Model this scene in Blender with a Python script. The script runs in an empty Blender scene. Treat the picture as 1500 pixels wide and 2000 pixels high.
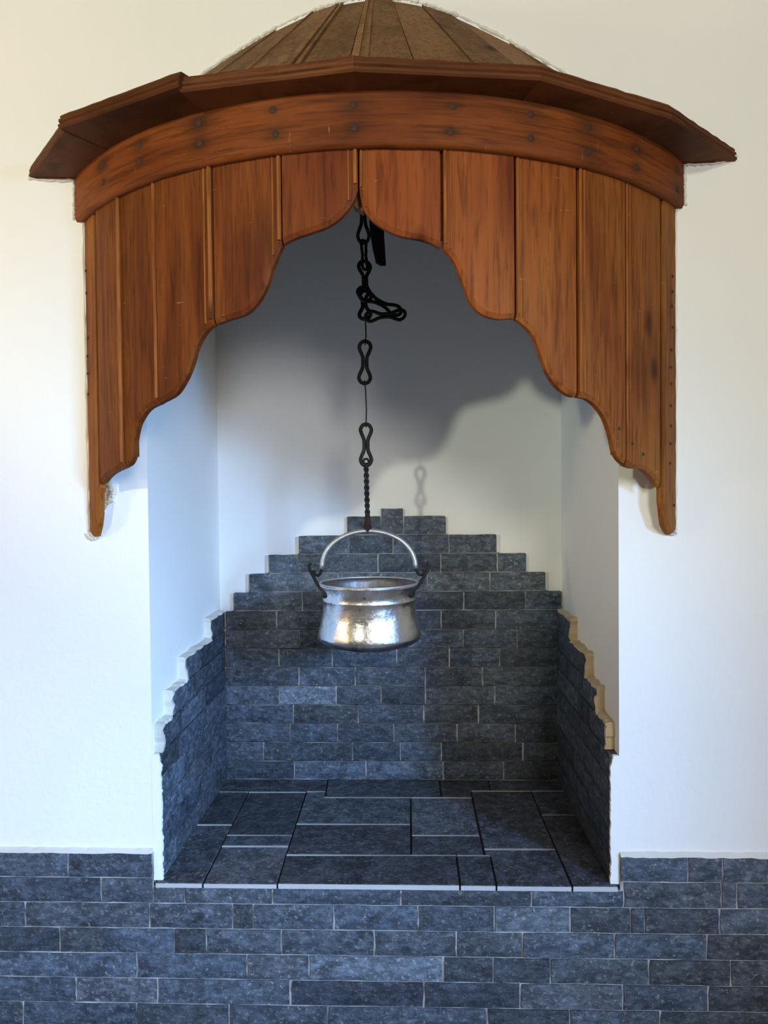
import bpy, bmesh, math, random
from mathutils import Vector, Matrix, noise

random.seed(7)
scene = bpy.context.scene
col = scene.collection

# ------------------------------------------------------------------ camera
CAM = Vector((0.03652, -1.98, 1.05312))
PITCH, YAW, ROLL, FPX = 0.02187, -0.03556, -0.00976, 1434.6
_f = Vector((math.sin(YAW) * math.cos(PITCH), math.cos(YAW) * math.cos(PITCH), -math.sin(PITCH)))
_r = Vector((math.cos(YAW), -math.sin(YAW), 0))
_u = _r.cross(_f)
_r2 = math.cos(ROLL) * _r + math.sin(ROLL) * _u
_u2 = -math.sin(ROLL) * _r + math.cos(ROLL) * _u
cam_data = bpy.data.cameras.new('camera')
cam_data.sensor_fit = 'VERTICAL'
cam_data.sensor_height = 36.0
cam_data.sensor_width = 27.0
cam_data.lens = FPX / 2000 * 36.0
cam_data.clip_start = 0.02
cam = bpy.data.objects.new('camera', cam_data)
col.objects.link(cam)
M3 = Matrix((_r2, _u2, -_f)).transposed()
cam.matrix_world = Matrix.Translation(CAM) @ M3.to_4x4()
scene.camera = cam

# ------------------------------------------------------------------ colour, world, lights
scene.view_settings.view_transform = 'Standard'
scene.view_settings.look = 'None'
scene.view_settings.gamma = 1.0
scene.view_settings.use_curve_mapping = False
scene.view_settings.exposure = 0.0

world = bpy.data.worlds.new('sky')
scene.world = world
world.use_nodes = True
world.node_tree.nodes['Background'].inputs[0].default_value = (0.55, 0.72, 1.0, 1)
world.node_tree.nodes['Background'].inputs[1].default_value = 0.2

def area_light(name, loc, target, sx, sy, power, color):
    d = bpy.data.lights.new(name, 'AREA')
    d.shape = 'RECTANGLE'; d.size = sx; d.size_y = sy
    d.energy = power; d.color = color
    o = bpy.data.objects.new(name, d)
    o.location = loc
    o.rotation_euler = (Vector(target) - Vector(loc)).to_track_quat('-Z', 'Y').to_euler()
    col.objects.link(o)
    return o

# cool daylight through the window in the right-hand wall
wl = area_light('window_daylight', (2.82, -3.30, 1.72), (-1.95, 0.75, -0.5), 0.60, 0.80, 29, (0.31, 0.57, 1.0))
wl.data.spread = math.radians(44)
rl = area_light('rear_fill', (1.3, -4.3, 2.05), (0.4, 0.0, 1.0), 0.9, 0.9, 72, (1.0, 0.95, 0.88))  # soft fill added behind the viewer to brighten the front wall
# a lamp high behind the viewer on the left, neutral-warm
d = bpy.data.lights.new('lamp_light', 'SPOT'); d.energy = 205; d.color = (0.96, 1.0, 0.78); d.shadow_soft_size = 0.07
d.spot_size = math.radians(62); d.spot_blend = 0.5
o = bpy.data.objects.new('lamp_light', d); o.location = (-1.60, -3.50, 2.31); col.objects.link(o)
o.rotation_euler = (Vector((-0.15, 0.0, 2.55)) - o.location).to_track_quat('-Z', 'Y').to_euler()
# a warm lamp by the left-hand wall
d = bpy.data.lights.new('warm_lamp_light', 'POINT'); d.energy = 38; d.color = (1.0, 0.70, 0.38); d.shadow_soft_size = 0.10
o = bpy.data.objects.new('warm_lamp_light', d); o.location = (-2.5, -1.25, 1.32); col.objects.link(o)

# ------------------------------------------------------------------ tables (metres; hearth top is z = 0, wall face is y = 0)
SCALLOP = [(-49.12, 0.951), (-47.61, 0.99), (-47.04, 1.038), (-46.51, 1.078), (-43.42, 1.109), (-40.8, 1.123), (-37.93, 1.134), (-36.46, 1.156), (-36.02, 1.197), (-35.23, 1.232), (-34.02, 1.255), (-32.43, 1.272), (-29.51, 1.284), (-27.19, 1.298), (-25.53, 1.327), (-24.27, 1.363), (-23.46, 1.399), (-22.18, 1.43), (-20.56, 1.448), (-18.39, 1.457), (-15.72, 1.468), (-13.99, 1.495), (-12.84, 1.53), (-11.98, 1.569), (-11.21, 1.597), (-10.53, 1.612), (-8.99, 1.623), (-7.21, 1.631), (-4.62, 1.645), (-2.7, 1.671), (-1.61, 1.698), (-1.22, 1.717), (-0.97, 1.717), (-0.62, 1.684), (0.25, 1.659), (2.11, 1.634), (4.11, 1.619), (6.75, 1.611), (8.78, 1.596), (10.44, 1.57), (11.33, 1.537), (11.98, 1.507), (12.62, 1.48), (14.07, 1.454), (16.24, 1.444), (18.47, 1.447), (19.9, 1.435), (21.36, 1.411), (22.4, 1.371), (23.46, 1.33), (24.7, 1.303), (26.31, 1.285), (27.64, 1.279), (29.73, 1.275), (31.55, 1.257), (33.08, 1.229), (34.26, 1.186), (34.87, 1.152), (36.35, 1.128), (38.62, 1.116), (41.09, 1.114), (43.26, 1.099), (45.66, 1.068), (46.63, 1.015), (47.31, 0.971)]
BAND_NAILS = [(-40.68, 1.891), (-40.47, 1.848), (-31.85, 1.893), (-31.8, 1.854), (-21.54, 1.898), (-21.43, 1.852), (-11.3, 1.894), (-11.01, 1.842), (-1.5, 1.89), (-1.4, 1.841), (10.35, 1.89), (10.01, 1.835), (20.3, 1.892), (20.29, 1.84), (28.85, 1.892), (28.92, 1.836), (37.83, 1.882), (37.82, 1.837), (49.0, 1.888), (49.18, 1.839)]
NAILS_R = [(49.44, 1.62), (49.44, 1.58), (49.24, 1.542), (49.42, 1.487), (49.03, 1.428), (48.83, 1.382), (49.01, 1.339), (48.81, 1.282), (48.8, 1.229), (48.61, 1.182), (48.42, 1.131), (49.93, 1.021), (35.24, 1.21), (38.31, 1.176), (40.86, 1.151)]
NAILS_L = [(-51.37, 1.67), (-50.74, 1.61), (-50.54, 1.44), (-50.44, 1.393), (-49.84, 1.488), (-50.11, 1.337)]
FRONT_ROWS = [[[-2.435, -0.914, -0.68], [0.592, 0.772, 0.863, 1.247]], [[-1.252, -0.822, -0.591, -0.347, 0.004, 0.356, 0.601, 0.86, 0.9, 1.115]], [[-1.195, -1.038, -0.688, -0.458, -0.402, -0.18, 0.05, 0.255, 0.459, 0.62, 0.656, 0.854, 1.168]], [[-1.226, -0.941, -0.825, -0.621, -0.533, -0.325, -0.07, 0.152, 0.33, 0.577, 0.821, 1.142]], [[-1.286, -0.727, -0.42, -0.25, 0.117, 0.251, 0.404, 0.668, 0.884, 1.182]], [[-1.171, -0.898, -0.67, -0.301, 0.064, 0.324, 0.598, 0.825, 1.115]], [[-1.319, -1.049, -0.73, -0.473, -0.201, 0.235, 0.456, 0.697, 1.062]]]
BACK_ROWS = [[-0.662, -0.403, -0.135, 0.151, 0.373, 0.59], [-0.661, -0.517, -0.184, -0.006, 0.144, 0.445, 0.591], [-0.66, -0.416, -0.239, -0.03, 0.203, 0.417, 0.591], [-0.659, -0.404, -0.162, 0.081, 0.282, 0.591], [-0.658, -0.455, -0.243, -0.076, 0.087, 0.343, 0.592], [-0.657, -0.381, -0.172, 0.088, 0.297, 0.592], [-0.656, -0.455, -0.256, -0.017, 0.177, 0.361, 0.592], [-0.655, -0.379, -0.178, 0.03, 0.228, 0.425, 0.592], [-0.654, -0.463, -0.272, -0.082, 0.148, 0.347, 0.593], [-0.624, -0.366, -0.157, 0.043, 0.231, 0.457, 0.588], [-0.564, -0.419, -0.232, -0.072, 0.098, 0.327, 0.53], [-0.489, -0.384, -0.082, 0.148, 0.355, 0.46], [-0.377, -0.191, -0.027, 0.178, 0.352], [-0.196, -0.071, 0.012, 0.167]]
LEFT_ROWS = [[0.0, 0.151, 0.72], [0.0, 0.108, 0.72], [0.0, 0.312, 0.72], [0.0, 0.21, 0.72], [0, 0.164, 0.72], [0.031, 0.197, 0.452, 0.72], [0.119, 0.305, 0.72], [0.249, 0.398, 0.72], [0.539, 0.72]]
RIGHT_ROWS = [[0.0, 0.256, 0.72], [0.0, 0.256, 0.72], [0.0, 0.192, 0.72], [0.0, 0.299, 0.72], [0, 0.109, 0.72], [0.054, 0.232, 0.386, 0.72], [0.153, 0.315, 0.72], [0.281, 0.451, 0.72], [0.496, 0.72]]
HEARTH_TILES = [[(-0.686, 0.735), (-0.279, 0.739), (-0.272, 0.611), (-0.708, 0.606)], [(-0.279, 0.739), (0.136, 0.743), (0.136, 0.562), (-0.27, 0.557)], [(0.136, 0.743), (0.315, 0.745), (0.313, 0.622), (0.244, 0.621), (0.243, 0.563), (0.136, 0.562)], [(0.315, 0.745), (0.596, 0.748), (0.603, 0.625), (0.313, 0.622)], [(-0.708, 0.606), (-0.55, 0.603), (-0.545, 0.342), (-0.733, 0.339)], [(-0.733, 0.339), (-0.545, 0.342), (-0.539, -0.02), (-0.742, -0.023)], [(-0.55, 0.603), (-0.343, 0.605), (-0.339, 0.27), (-0.545, 0.267)], [(-0.545, 0.267), (-0.339, 0.27), (-0.338, 0.2), (-0.543, 0.197)], [(-0.543, 0.197), (-0.338, 0.2), (-0.334, -0.016), (-0.539, -0.02)], [(-0.343, 0.605), (-0.274, 0.611), (-0.27, 0.557), (0.029, 0.561), (0.029, 0.353), (-0.34, 0.348)], [(-0.34, 0.348), (0.029, 0.353), (0.03, 0.149), (-0.338, 0.143)], [(0.029, 0.561), (0.243, 0.563), (0.243, 0.278), (0.031, 0.275)], [(0.031, 0.275), (0.243, 0.278), (0.243, 0.152), (0.03, 0.149)], [(-0.338, 0.143), (0.03, 0.149), (0.162, 0.151), (0.162, -0.008), (-0.334, -0.016)], [(0.162, 0.151), (0.261, 0.152), (0.26, -0.006), (0.162, -0.008)], [(0.244, 0.621), (0.457, 0.623), (0.46, 0.193), (0.246, 0.189)], [(0.246, 0.189), (0.46, 0.193), (0.463, -0.003), (0.26, -0.006), (0.261, 0.152), (0.246, 0.152)], [(0.457, 0.623), (0.603, 0.625), (0.612, 0.429), (0.458, 0.427)], [(0.458, 0.427), (0.612, 0.429), (0.647, 0.0), (0.463, -0.003)]]

# ------------------------------------------------------------------ materials
def new_mat(name):
    m = bpy.data.materials.new(name); m.use_nodes = True
    nt = m.node_tree
    return m, nt, nt.nodes['Principled BSDF']

def N(nt, typ, **kw):
    n = nt.nodes.new(typ)
    for k, v in kw.items():
        setattr(n, k, v)
    return n

def ramp(nt, fac, stops):
    n = nt.nodes.new('ShaderNodeValToRGB')
    cr = n.color_ramp
    while len(cr.elements) < len(stops):
        cr.elements.new(0.5)
    for e, (p, c) in zip(cr.elements, stops):
        e.position = p; e.color = (*c, 1) if len(c) == 3 else c
    nt.links.new(fac, n.inputs[0])
    return n.outputs[0]

def noise_tex(nt, vec, scale, detail=4, rough=0.55, dist=0.0):
    n = nt.nodes.new('ShaderNodeTexNoise')
    n.inputs['Scale'].default_value = scale
    n.inputs['Detail'].default_value = detail
    n.inputs['Roughness'].default_value = rough
    n.inputs['Distortion'].default_value = dist
    if vec is not None:
        nt.links.new(vec, n.inputs['Vector'])
    return n.outputs['Fac']

def mapping(nt, vec, scale=(1, 1, 1), loc=None):
    n = nt.nodes.new('ShaderNodeMapping')
    n.inputs['Scale'].default_value = scale
    nt.links.new(vec, n.inputs['Vector'])
    if loc is not None:
        nt.links.new(loc, n.inputs['Location'])
    return n.outputs[0]

def mix(nt, fac, a, b, mode='MIX'):
    n = nt.nodes.new('ShaderNodeMix'); n.data_type = 'RGBA'; n.blend_type = mode
    if isinstance(fac, (int, float)): n.inputs[0].default_value = fac
    else: nt.links.new(fac, n.inputs[0])
    for i, v in ((6, a), (7, b)):
        if isinstance(v, tuple): n.inputs[i].default_value = (*v, 1)
        else: nt.links.new(v, n.inputs[i])
    return n.outputs[2]

def math_n(nt, op, a, b=None):
    n = nt.nodes.new('ShaderNodeMath'); n.operation = op
    for i, v in ((0, a), (1, b)):
        if v is None: continue
        if isinstance(v, (int, float)): n.inputs[i].default_value = v
        else: nt.links.new(v, n.inputs[i])
    return n.outputs[0]

def bump(nt, bsdf, height, strength, dist=0.01):
    n = nt.nodes.new('ShaderNodeBump')
    n.inputs['Strength'].default_value = strength
    n.inputs['Distance'].default_value = dist
    nt.links.new(height, n.inputs['Height'])
    nt.links.new(n.outputs[0], bsdf.inputs['Normal'])

def plaster_mat(name, base, dark, rough=0.85, grain=40, patch=1.6):
    m, nt, b = new_mat(name)
    g = N(nt, 'ShaderNodeNewGeometry').outputs['Position']
    n1 = noise_tex(nt, g, patch, 4)
    c = ramp(nt, n1, [(0.3, dark), (0.7, base)])
    nt.links.new(c, b.inputs['Base Color'])
    b.inputs['Roughness'].default_value = rough
    b.inputs['Specular IOR Level'].default_value = 0.2
    bump(nt, b, noise_tex(nt, g, grain, 5), 0.12, 0.01)
    return m

def slate_mat(name, lo, hi, speck=0.5):
    """grey slate; object colour sets the tone of each stone"""
    m, nt, b = new_mat(name)
    pos = N(nt, 'ShaderNodeNewGeometry').outputs['Position']
    info = N(nt, 'ShaderNodeObjectInfo')
    off = N(nt, 'ShaderNodeVectorMath', operation='SCALE'); off.inputs['Scale'].default_value = 37.0
    cmb = N(nt, 'ShaderNodeCombineXYZ')
    for i in range(3): nt.links.new(info.outputs['Random'], cmb.inputs[i])
    nt.links.new(cmb.outputs[0], off.inputs[0])
    v = N(nt, 'ShaderNodeVectorMath', operation='ADD')
    nt.links.new(pos, v.inputs[0]); nt.links.new(off.outputs[0], v.inputs[1])
    v = v.outputs[0]
    big = noise_tex(nt, v, 9, 5, 0.6, 0.6)
    fine = noise_tex(nt, v, 95, 4, 0.7)
    mid = noise_tex(nt, mapping(nt, v, (30, 30, 55)), 1.0, 6, 0.65)
    c = ramp(nt, big, [(0.28, lo), (0.72, hi)])
    c = mix(nt, ramp(nt, mid, [(0.45, (0, 0, 0)), (0.72, (0.75, 0.75, 0.75))]), c, tuple(min(1, h * 2.2) for h in hi))
    sp = ramp(nt, fine, [(0.57, (0, 0, 0)), (0.70, (speck, speck, speck))])
    c = mix(nt, sp, c, (0.42, 0.43, 0.43))
    dk = ramp(nt, fine, [(0.30, (0.7, 0.7, 0.7)), (0.42, (0, 0, 0))])
    c = mix(nt, dk, c, tuple(l * 0.35 for l in lo))
    c = mix(nt, 1.0, c, info.outputs['Color'], 'MULTIPLY')
    nt.links.new(c, b.inputs['Base Color'])
    b.inputs['Roughness'].default_value = 0.55
    b.inputs['Specular IOR Level'].default_value = 0.45
    h = math_n(nt, 'ADD', math_n(nt, 'MULTIPLY', mid, 0.8), math_n(nt, 'MULTIPLY', fine, 0.45))
    bump(nt, b, h, 0.85, 0.007)
    return m

def wood_mat(name, dark, midc, light, axis='Z', grain=1.0, rough=0.6, stain=False):
    m, nt, b = new_mat(name)
    tc = N(nt, 'ShaderNodeTexCoord').outputs['Object']
    info = N(nt, 'ShaderNodeObjectInfo')
    cmb = N(nt, 'ShaderNodeCombineXYZ')
    for i in range(3): nt.links.new(math_n(nt, 'MULTIPLY', info.outputs['Random'], 23.0 + 7 * i), cmb.inputs[i])
    add = N(nt, 'ShaderNodeVectorMath', operation='ADD')
    nt.links.new(tc, add.inputs[0]); nt.links.new(cmb.outputs[0], add.inputs[1])
    v = add.outputs[0]
    sc = {'Z': (1, 1, 0.07), 'X': (0.07, 0.07, 1)}[axis]
    vs = mapping(nt, v, sc)
    g1 = noise_tex(nt, vs, 26 * grain, 6, 0.62, 0.9)
    g2 = noise_tex(nt, vs, 120 * grain, 4, 0.6, 0.3)
    blotch = noise_tex(nt, mapping(nt, v, tuple(0.35 if s < 1 else 1 for s in sc)), 5.0, 3, 0.5, 0.4)
    c = ramp(nt, g1, [(0.25, dark), (0.5, midc), (0.8, light)])
    c = mix(nt, ramp(nt, blotch, [(0.35, (0, 0, 0)), (0.72, (0.75, 0.75, 0.75))]), c, light)
    c = mix(nt, ramp(nt, blotch, [(0.22, (0.65, 0.65, 0.65)), (0.42, (0, 0, 0))]), c, dark)
    c = mix(nt, ramp(nt, g2, [(0.36, (0.45, 0.45, 0.45)), (0.5, (0, 0, 0))]), c, tuple(x * 0.55 for x in dark))
    # knots
    vor = N(nt, 'ShaderNodeTexVoronoi'); vor.inputs['Scale'].default_value = 5.0
    nt.links.new(mapping(nt, v, tuple(0.55 if s < 1 else 1 for s in sc)), vor.inputs['Vector'])
    c = mix(nt, ramp(nt, vor.outputs['Distance'], [(0.04, (0.8, 0.8, 0.8)), (0.13, (0, 0, 0))]), c, tuple(x * 0.35 for x in dark))
    # pale scratches across the grain
    scr = noise_tex(nt, mapping(nt, v, (14, 14, 90) if axis == 'Z' else (90, 90, 14)), 1.0, 3, 0.6)
    c = mix(nt, ramp(nt, scr, [(0.70, (0, 0, 0)), (0.78, (0.35, 0.35, 0.35))]), c, (0.62, 0.36, 0.2))
    if stain:
        at = N(nt, 'ShaderNodeAttribute', attribute_name='stain')
        c = mix(nt, at.outputs['Fac'], c, (0.035, 0.016, 0.008))
    c = mix(nt, 1.0, c, info.outputs['Color'], 'MULTIPLY')
    nt.links.new(c, b.inputs['Base Color'])
    b.inputs['Roughness'].default_value = rough
    b.inputs['Specular IOR Level'].default_value = 0.12
    bump(nt, b, math_n(nt, 'ADD', g1, math_n(nt, 'MULTIPLY', g2, 0.6)), 0.22, 0.004)
    return m

def metal_mat(name, color, rough, metallic=1.0, bumpscale=60, bumps=0.3, soot=None):
    m, nt, b = new_mat(name)
    tc = N(nt, 'ShaderNodeTexCoord').outputs['Object']
    n1 = noise_tex(nt, tc, bumpscale, 4, 0.6)
    n2 = noise_tex(nt, tc, 14, 5, 0.65, 0.5)
    c = ramp(nt, n2, [(0.3, tuple(x * 0.55 for x in color)), (0.62, color)])
    r = ramp(nt, n2, [(0.3, (min(1, rough * 1.8),) * 3), (0.7, (rough,) * 3)])
    if soot:
        sep = N(nt, 'ShaderNodeSeparateXYZ'); nt.links.new(tc, sep.inputs[0])
        z = math_n(nt, 'ADD', sep.outputs[2], math_n(nt, 'MULTIPLY', math_n(nt, 'SUBTRACT', n2, 0.5), 0.05))
        f = N(nt, 'ShaderNodeMapRange'); nt.links.new(z, f.inputs[0])
        f.inputs[1].default_value = soot[0]; f.inputs[2].default_value = soot[1]
        f.inputs[3].default_value = 1.0; f.inputs[4].default_value = 0.0
        c = mix(nt, f.outputs[0], c, (0.045, 0.035, 0.05))
        pits = noise_tex(nt, tc, 45, 3, 0.7)
        c = mix(nt, ramp(nt, pits, [(0.64, (0, 0, 0)), (0.72, (0.8, 0.8, 0.8))]), c, (0.12, 0.11, 0.11))
        r = mix(nt, f.outputs[0], r, (0.55, 0.55, 0.55))
    nt.links.new(c, b.inputs['Base Color'])
    nt.links.new(r, b.inputs['Roughness'])
    b.inputs['Metallic'].default_value = metallic
    bump(nt, b, math_n(nt, 'ADD', n1, math_n(nt, 'MULTIPLY', n2, 1.5)), bumps, 0.004)
    return m

MAT = {}
MAT['plaster'] = plaster_mat('white_plaster', (0.88, 0.88, 0.86), (0.85, 0.85, 0.83))
MAT['cream'] = plaster_mat('cream_filler', (0.74, 0.66, 0.50), (0.50, 0.38, 0.24), 0.9, 90)
MAT['white_filler'] = plaster_mat('white_filler', (0.80, 0.79, 0.75), (0.58, 0.55, 0.48), 0.9, 90)
MAT['mortar'] = plaster_mat('grey_mortar', (0.56, 0.56, 0.55), (0.12, 0.12, 0.12), 0.95, 120, 12.0)
MAT['pale_mortar'] = plaster_mat('pale_mortar', (0.50, 0.50, 0.49), (0.20, 0.20, 0.20), 0.95, 120)
MAT['darkjoint'] = plaster_mat('dark_joint', (0.05, 0.05, 0.05), (0.03, 0.03, 0.03), 0.95, 120)
MAT['roomwall'] = plaster_mat('beige_plaster', (0.42, 0.40, 0.36), (0.36, 0.34, 0.30))
MAT['ceiling'] = plaster_mat('brown_ceiling', (0.20, 0.14, 0.09), (0.14, 0.10, 0.06))
MAT['floor'] = plaster_mat('room_floor_stone', (0.30, 0.29, 0.28), (0.22, 0.21, 0.20), 0.6, 20)
MAT['slate'] = slate_mat('split_slate', (0.022, 0.029, 0.040), (0.070, 0.088, 0.114), 0.55)
MAT['hearth'] = slate_mat('hearth_slate', (0.021, 0.025, 0.032), (0.068, 0.079, 0.096), 0.55)
MAT['edge'] = plaster_mat('sawn_slate_edge', (0.55, 0.56, 0.57), (0.40, 0.41, 0.42), 0.7, 60)
MAT['board'] = wood_mat('stained_pine_board', (0.066, 0.015, 0.0035), (0.165, 0.040, 0.009), (0.275, 0.090, 0.018))
MAT['bead'] = wood_mat('stained_pine_bead', (0.110, 0.030, 0.007), (0.230, 0.068, 0.015), (0.350, 0.130, 0.030))
MAT['band'] = wood_mat('stained_pine_band', (0.072, 0.017, 0.004), (0.175, 0.043, 0.010), (0.270, 0.080, 0.017), axis='X', stain=True)
MAT['cornice'] = wood_mat('dark_stained_cornice', (0.050, 0.015, 0.005), (0.100, 0.031, 0.010), (0.160, 0.058, 0.020), axis='X', rough=0.6)
MAT['roof'] = wood_mat('faded_roof_board', (0.100, 0.050, 0.021), (0.190, 0.098, 0.042), (0.280, 0.155, 0.068), rough=0.7)
MAT['iron'] = metal_mat('black_forged_iron', (0.035, 0.032, 0.030), 0.55, 0.6, 90, 0.4)
MAT['rust'] = metal_mat('rusty_iron', (0.045, 0.018, 0.013), 0.7, 0.4, 90, 0.5)
MAT['wire'] = metal_mat('dark_wire', (0.05, 0.045, 0.042), 0.5, 0.7)
MAT['tin'] = metal_mat('tinned_copper', (0.80, 0.80, 0.82), 0.20, 1.0, 26, 0.35, soot=(0.012, 0.045))
MAT['soot_tin'] = metal_mat('tarnished_inside', (0.22, 0.21, 0.22), 0.38, 0.9, 40, 0.4)
MAT['tin_handle'] = metal_mat('worn_tin_band', (0.75, 0.74, 0.72), 0.35, 0.9, 40, 0.4)
MAT['nail'] = metal_mat('dark_nail', (0.075, 0.034, 0.018), 0.65, 0.2)

# ------------------------------------------------------------------ helpers
def mesh_obj(name, verts, faces, mat, parent=None, smooth=False):
    me = bpy.data.meshes.new(name)
    me.from_pydata([tuple(v) for v in verts], [], faces)
    bm = bmesh.new(); bm.from_mesh(me)
    bmesh.ops.recalc_face_normals(bm, faces=bm.faces)
    bm.to_mesh(me); bm.free()
    me.materials.append(MAT[mat])
    if smooth:
        for p in me.polygons: p.use_smooth = True
    o = bpy.data.objects.new(name, me)
    col.objects.link(o)
    if parent: o.parent = parent
    return o

def bm_obj(name, bm, mat, parent=None, smooth=False):
    bmesh.ops.recalc_face_normals(bm, faces=bm.faces)
    me = bpy.data.meshes.new(name); bm.to_mesh(me); bm.free()
    me.materials.append(MAT[mat])
    if smooth:
        for p in me.polygons: p.use_smooth = True
    o = bpy.data.objects.new(name, me); col.objects.link(o)
    if parent: o.parent = parent
    return o

def add_box(bm, x0, x1, y0, y1, z0, z1):
    v = [bm.verts.new((x, y, z)) for x in (x0, x1) for y in (y0, y1) for z in (z0, z1)]
    for f in ((0, 1, 3, 2), (4, 6, 7, 5), (0, 4, 5, 1), (2, 3, 7, 6), (0, 2, 6, 4), (1, 5, 7, 3)):
        bm.faces.new([v[i] for i in f])

def boxes(name, lst, mat, parent=None):
    bm = bmesh.new()
    for b in lst: add_box(bm, *b)
    return bm_obj(name, bm, mat, parent)

def empty(name, loc, parent=None):
    o = bpy.data.objects.new(name, None); o.location = loc; o.empty_display_size = 0.1
    col.objects.link(o)
    if parent: o.parent = parent
    return o

def tag(o, label, cat, group=None):
    o['label'] = label; o['category'] = cat
    if group: o['group'] = group
    return o

def struct(o, label=None):
    o['kind'] = 'structure'
    if label: o['label'] = label
    return o

def tube_bm(bm, pts, rad, seg=8, closed=False, flat=None):
    """sweep a round (or flattened: (w, t, side vector)) section along pts"""
    n = len(pts); pts = [Vector(p) for p in pts]
    rings = []; ref = None
    for i, p in enumerate(pts):
        a = pts[(i - 1) % n] if (closed or i > 0) else p
        b = pts[(i + 1) % n] if (closed or i < n - 1) else p
        t = (b - a).normalized()
        if flat:
            side = Vector(flat[2]); nrm = t.cross(side).normalized()
        else:
            if ref is None:
                ref = Vector((0, 1, 0)) if abs(t.y) < 0.9 else Vector((1, 0, 0))
            nrm = (ref - t * ref.dot(t)).normalized(); ref = nrm
            side = t.cross(nrm)
        r = rad[i] if isinstance(rad, (list, tuple)) else rad
        ring = []
        for k in range(seg):
            ang = 2 * math.pi * k / seg
            if flat:
                ring.append(bm.verts.new(p + side * (flat[0] / 2 * math.cos(ang)) * 1.2 + nrm * (flat[1] / 2 * math.sin(ang)) * 1.2))
            else:
                ring.append(bm.verts.new(p + (side * math.cos(ang) + nrm * math.sin(ang)) * r))
        rings.append(ring)
    m = n if closed else n - 1
    for i in range(m):
        a, b = rings[i], rings[(i + 1) % n]
        for k in range(seg):
            bm.faces.new((a[k], a[(k + 1) % seg], b[(k + 1) % seg], b[k]))
    if not closed:
        bm.faces.new(rings[0]); bm.faces.new(rings[-1])

def tube(name, pts, rad, mat, parent=None, seg=8, closed=False, flat=None):
    bm = bmesh.new(); tube_bm(bm, pts, rad, seg, closed, flat)
    return bm_obj(name, bm, mat, parent, True)

def smooth_pts(P, n=6, closed=False):
    P = [Vector(p) for p in P]; out = []; m = len(P)
    rng = range(m if closed else m - 1)
    for i in rng:
        g = lambda j: P[j % m] if closed else P[max(0, min(m - 1, j))]
        a, b, c, d_ = g(i - 1), g(i), g(i + 1), g(i + 2)
        for k in range(n):
            t = k / n
            out.append(0.5 * ((2 * b) + (c - a) * t + (2 * a - 5 * b + 4 * c - d_) * t * t + (3 * b - a - 3 * c + d_) * t ** 3))
    if not closed: out.append(P[-1])
    return out

# ------------------------------------------------------------------ room shell
XL, XR, DEPTH = -0.678, 0.592, 0.74
RX0, RX1, RY0, RZ0, RZ1 = -2.7, 2.9, -4.4, -0.5, 2.75
TOPZ, LINTEL = 2.55, 1.95
wall_front = struct(boxes('wall_front', [
    (RX0, XL, 0, 0.03, RZ0, RZ1), (XR, RX1, 0, 0.03, RZ0, RZ1),
    (XL, XR, 0, 0.03, LINTEL, RZ1), (XL, XR, 0, 0.03, RZ0, -0.02)], 'plaster'),
    'white plastered wall around the fireplace, slate course along its foot')
wall_nl = struct(boxes('wall_niche_left', [(XL - 0.1, XL, 0.03, DEPTH, -0.02, TOPZ)], 'plaster'), 'white left cheek of the fireplace recess')
wall_nr = struct(boxes('wall_niche_right', [(XR, XR + 0.1, 0.03, DEPTH, -0.02, TOPZ)], 'plaster'), 'white right cheek of the fireplace recess')
wall_nb = struct(boxes('wall_niche_back', [(XL - 0.1, XR + 0.1, DEPTH, DEPTH + 0.1, -0.02, TOPZ)], 'plaster'), 'white back of the fireplace recess above stepped slate')
struct(boxes('ceiling_niche', [(XL - 0.1, XR + 0.1, 0.03, DEPTH + 0.1, TOPZ, TOPZ + 0.1)], 'darkjoint'))
struct(boxes('floor', [(RX0 - 0.1, RX1 + 0.1, RY0 - 0.1, 0.0, RZ0 - 0.1, RZ0)], 'floor'))
struct(boxes('ceiling', [(RX0 - 0.1, RX1 + 0.1, RY0 - 0.1, 0.03, RZ1, RZ1 + 0.1)], 'ceiling'))
struct(boxes('wall_left', [(RX0 - 0.1, RX0, RY0, 0.03, RZ0, RZ1)], 'roomwall'))
VX0, VX1, VZ0, VZ1 = 0.75, 1.85, 1.5, 2.6  # opening added in the unseen rear wall for the fill light
struct(boxes('wall_rear', [
    (RX0 - 0.1, VX0, RY0 - 0.1, RY0, RZ0, RZ1), (VX1, RX1 + 0.1, RY0 - 0.1, RY0, RZ0, RZ1),
    (VX0, VX1, RY0 - 0.1, RY0, RZ0, VZ0), (VX0, VX1, RY0 - 0.1, RY0, VZ1, RZ1)], 'roomwall'))
struct(boxes('added_window', [  # unseen frame, made up to go with the rear fill light
    (VX0, VX0 + .05, RY0 - .08, RY0 - .03, VZ0, VZ1), (VX1 - .05, VX1, RY0 - .08, RY0 - .03, VZ0, VZ1),
    (VX0 + .05, VX1 - .05, RY0 - .08, RY0 - .03, VZ0, VZ0 + .05), (VX0 + .05, VX1 - .05, RY0 - .08, RY0 - .03, VZ1 - .05, VZ1),
    ((VX0 + VX1) / 2 - .025, (VX0 + VX1) / 2 + .025, RY0 - .08, RY0 - .03, VZ0 + .05, VZ1 - .05)], 'plaster'))
WY0, WY1, WZ0, WZ1 = -3.80, -2.80, 1.15, 2.28
struct(boxes('wall_right', [
    (RX1, RX1 + 0.1, RY0, WY0, RZ0, RZ1), (RX1, RX1 + 0.1, WY1, 0.03, RZ0, RZ1),
    (RX1, RX1 + 0.1, WY0, WY1, RZ0, WZ0), (RX1, RX1 + 0.1, WY0, WY1, WZ1, RZ1)], 'roomwall'))
t = 0.05
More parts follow.
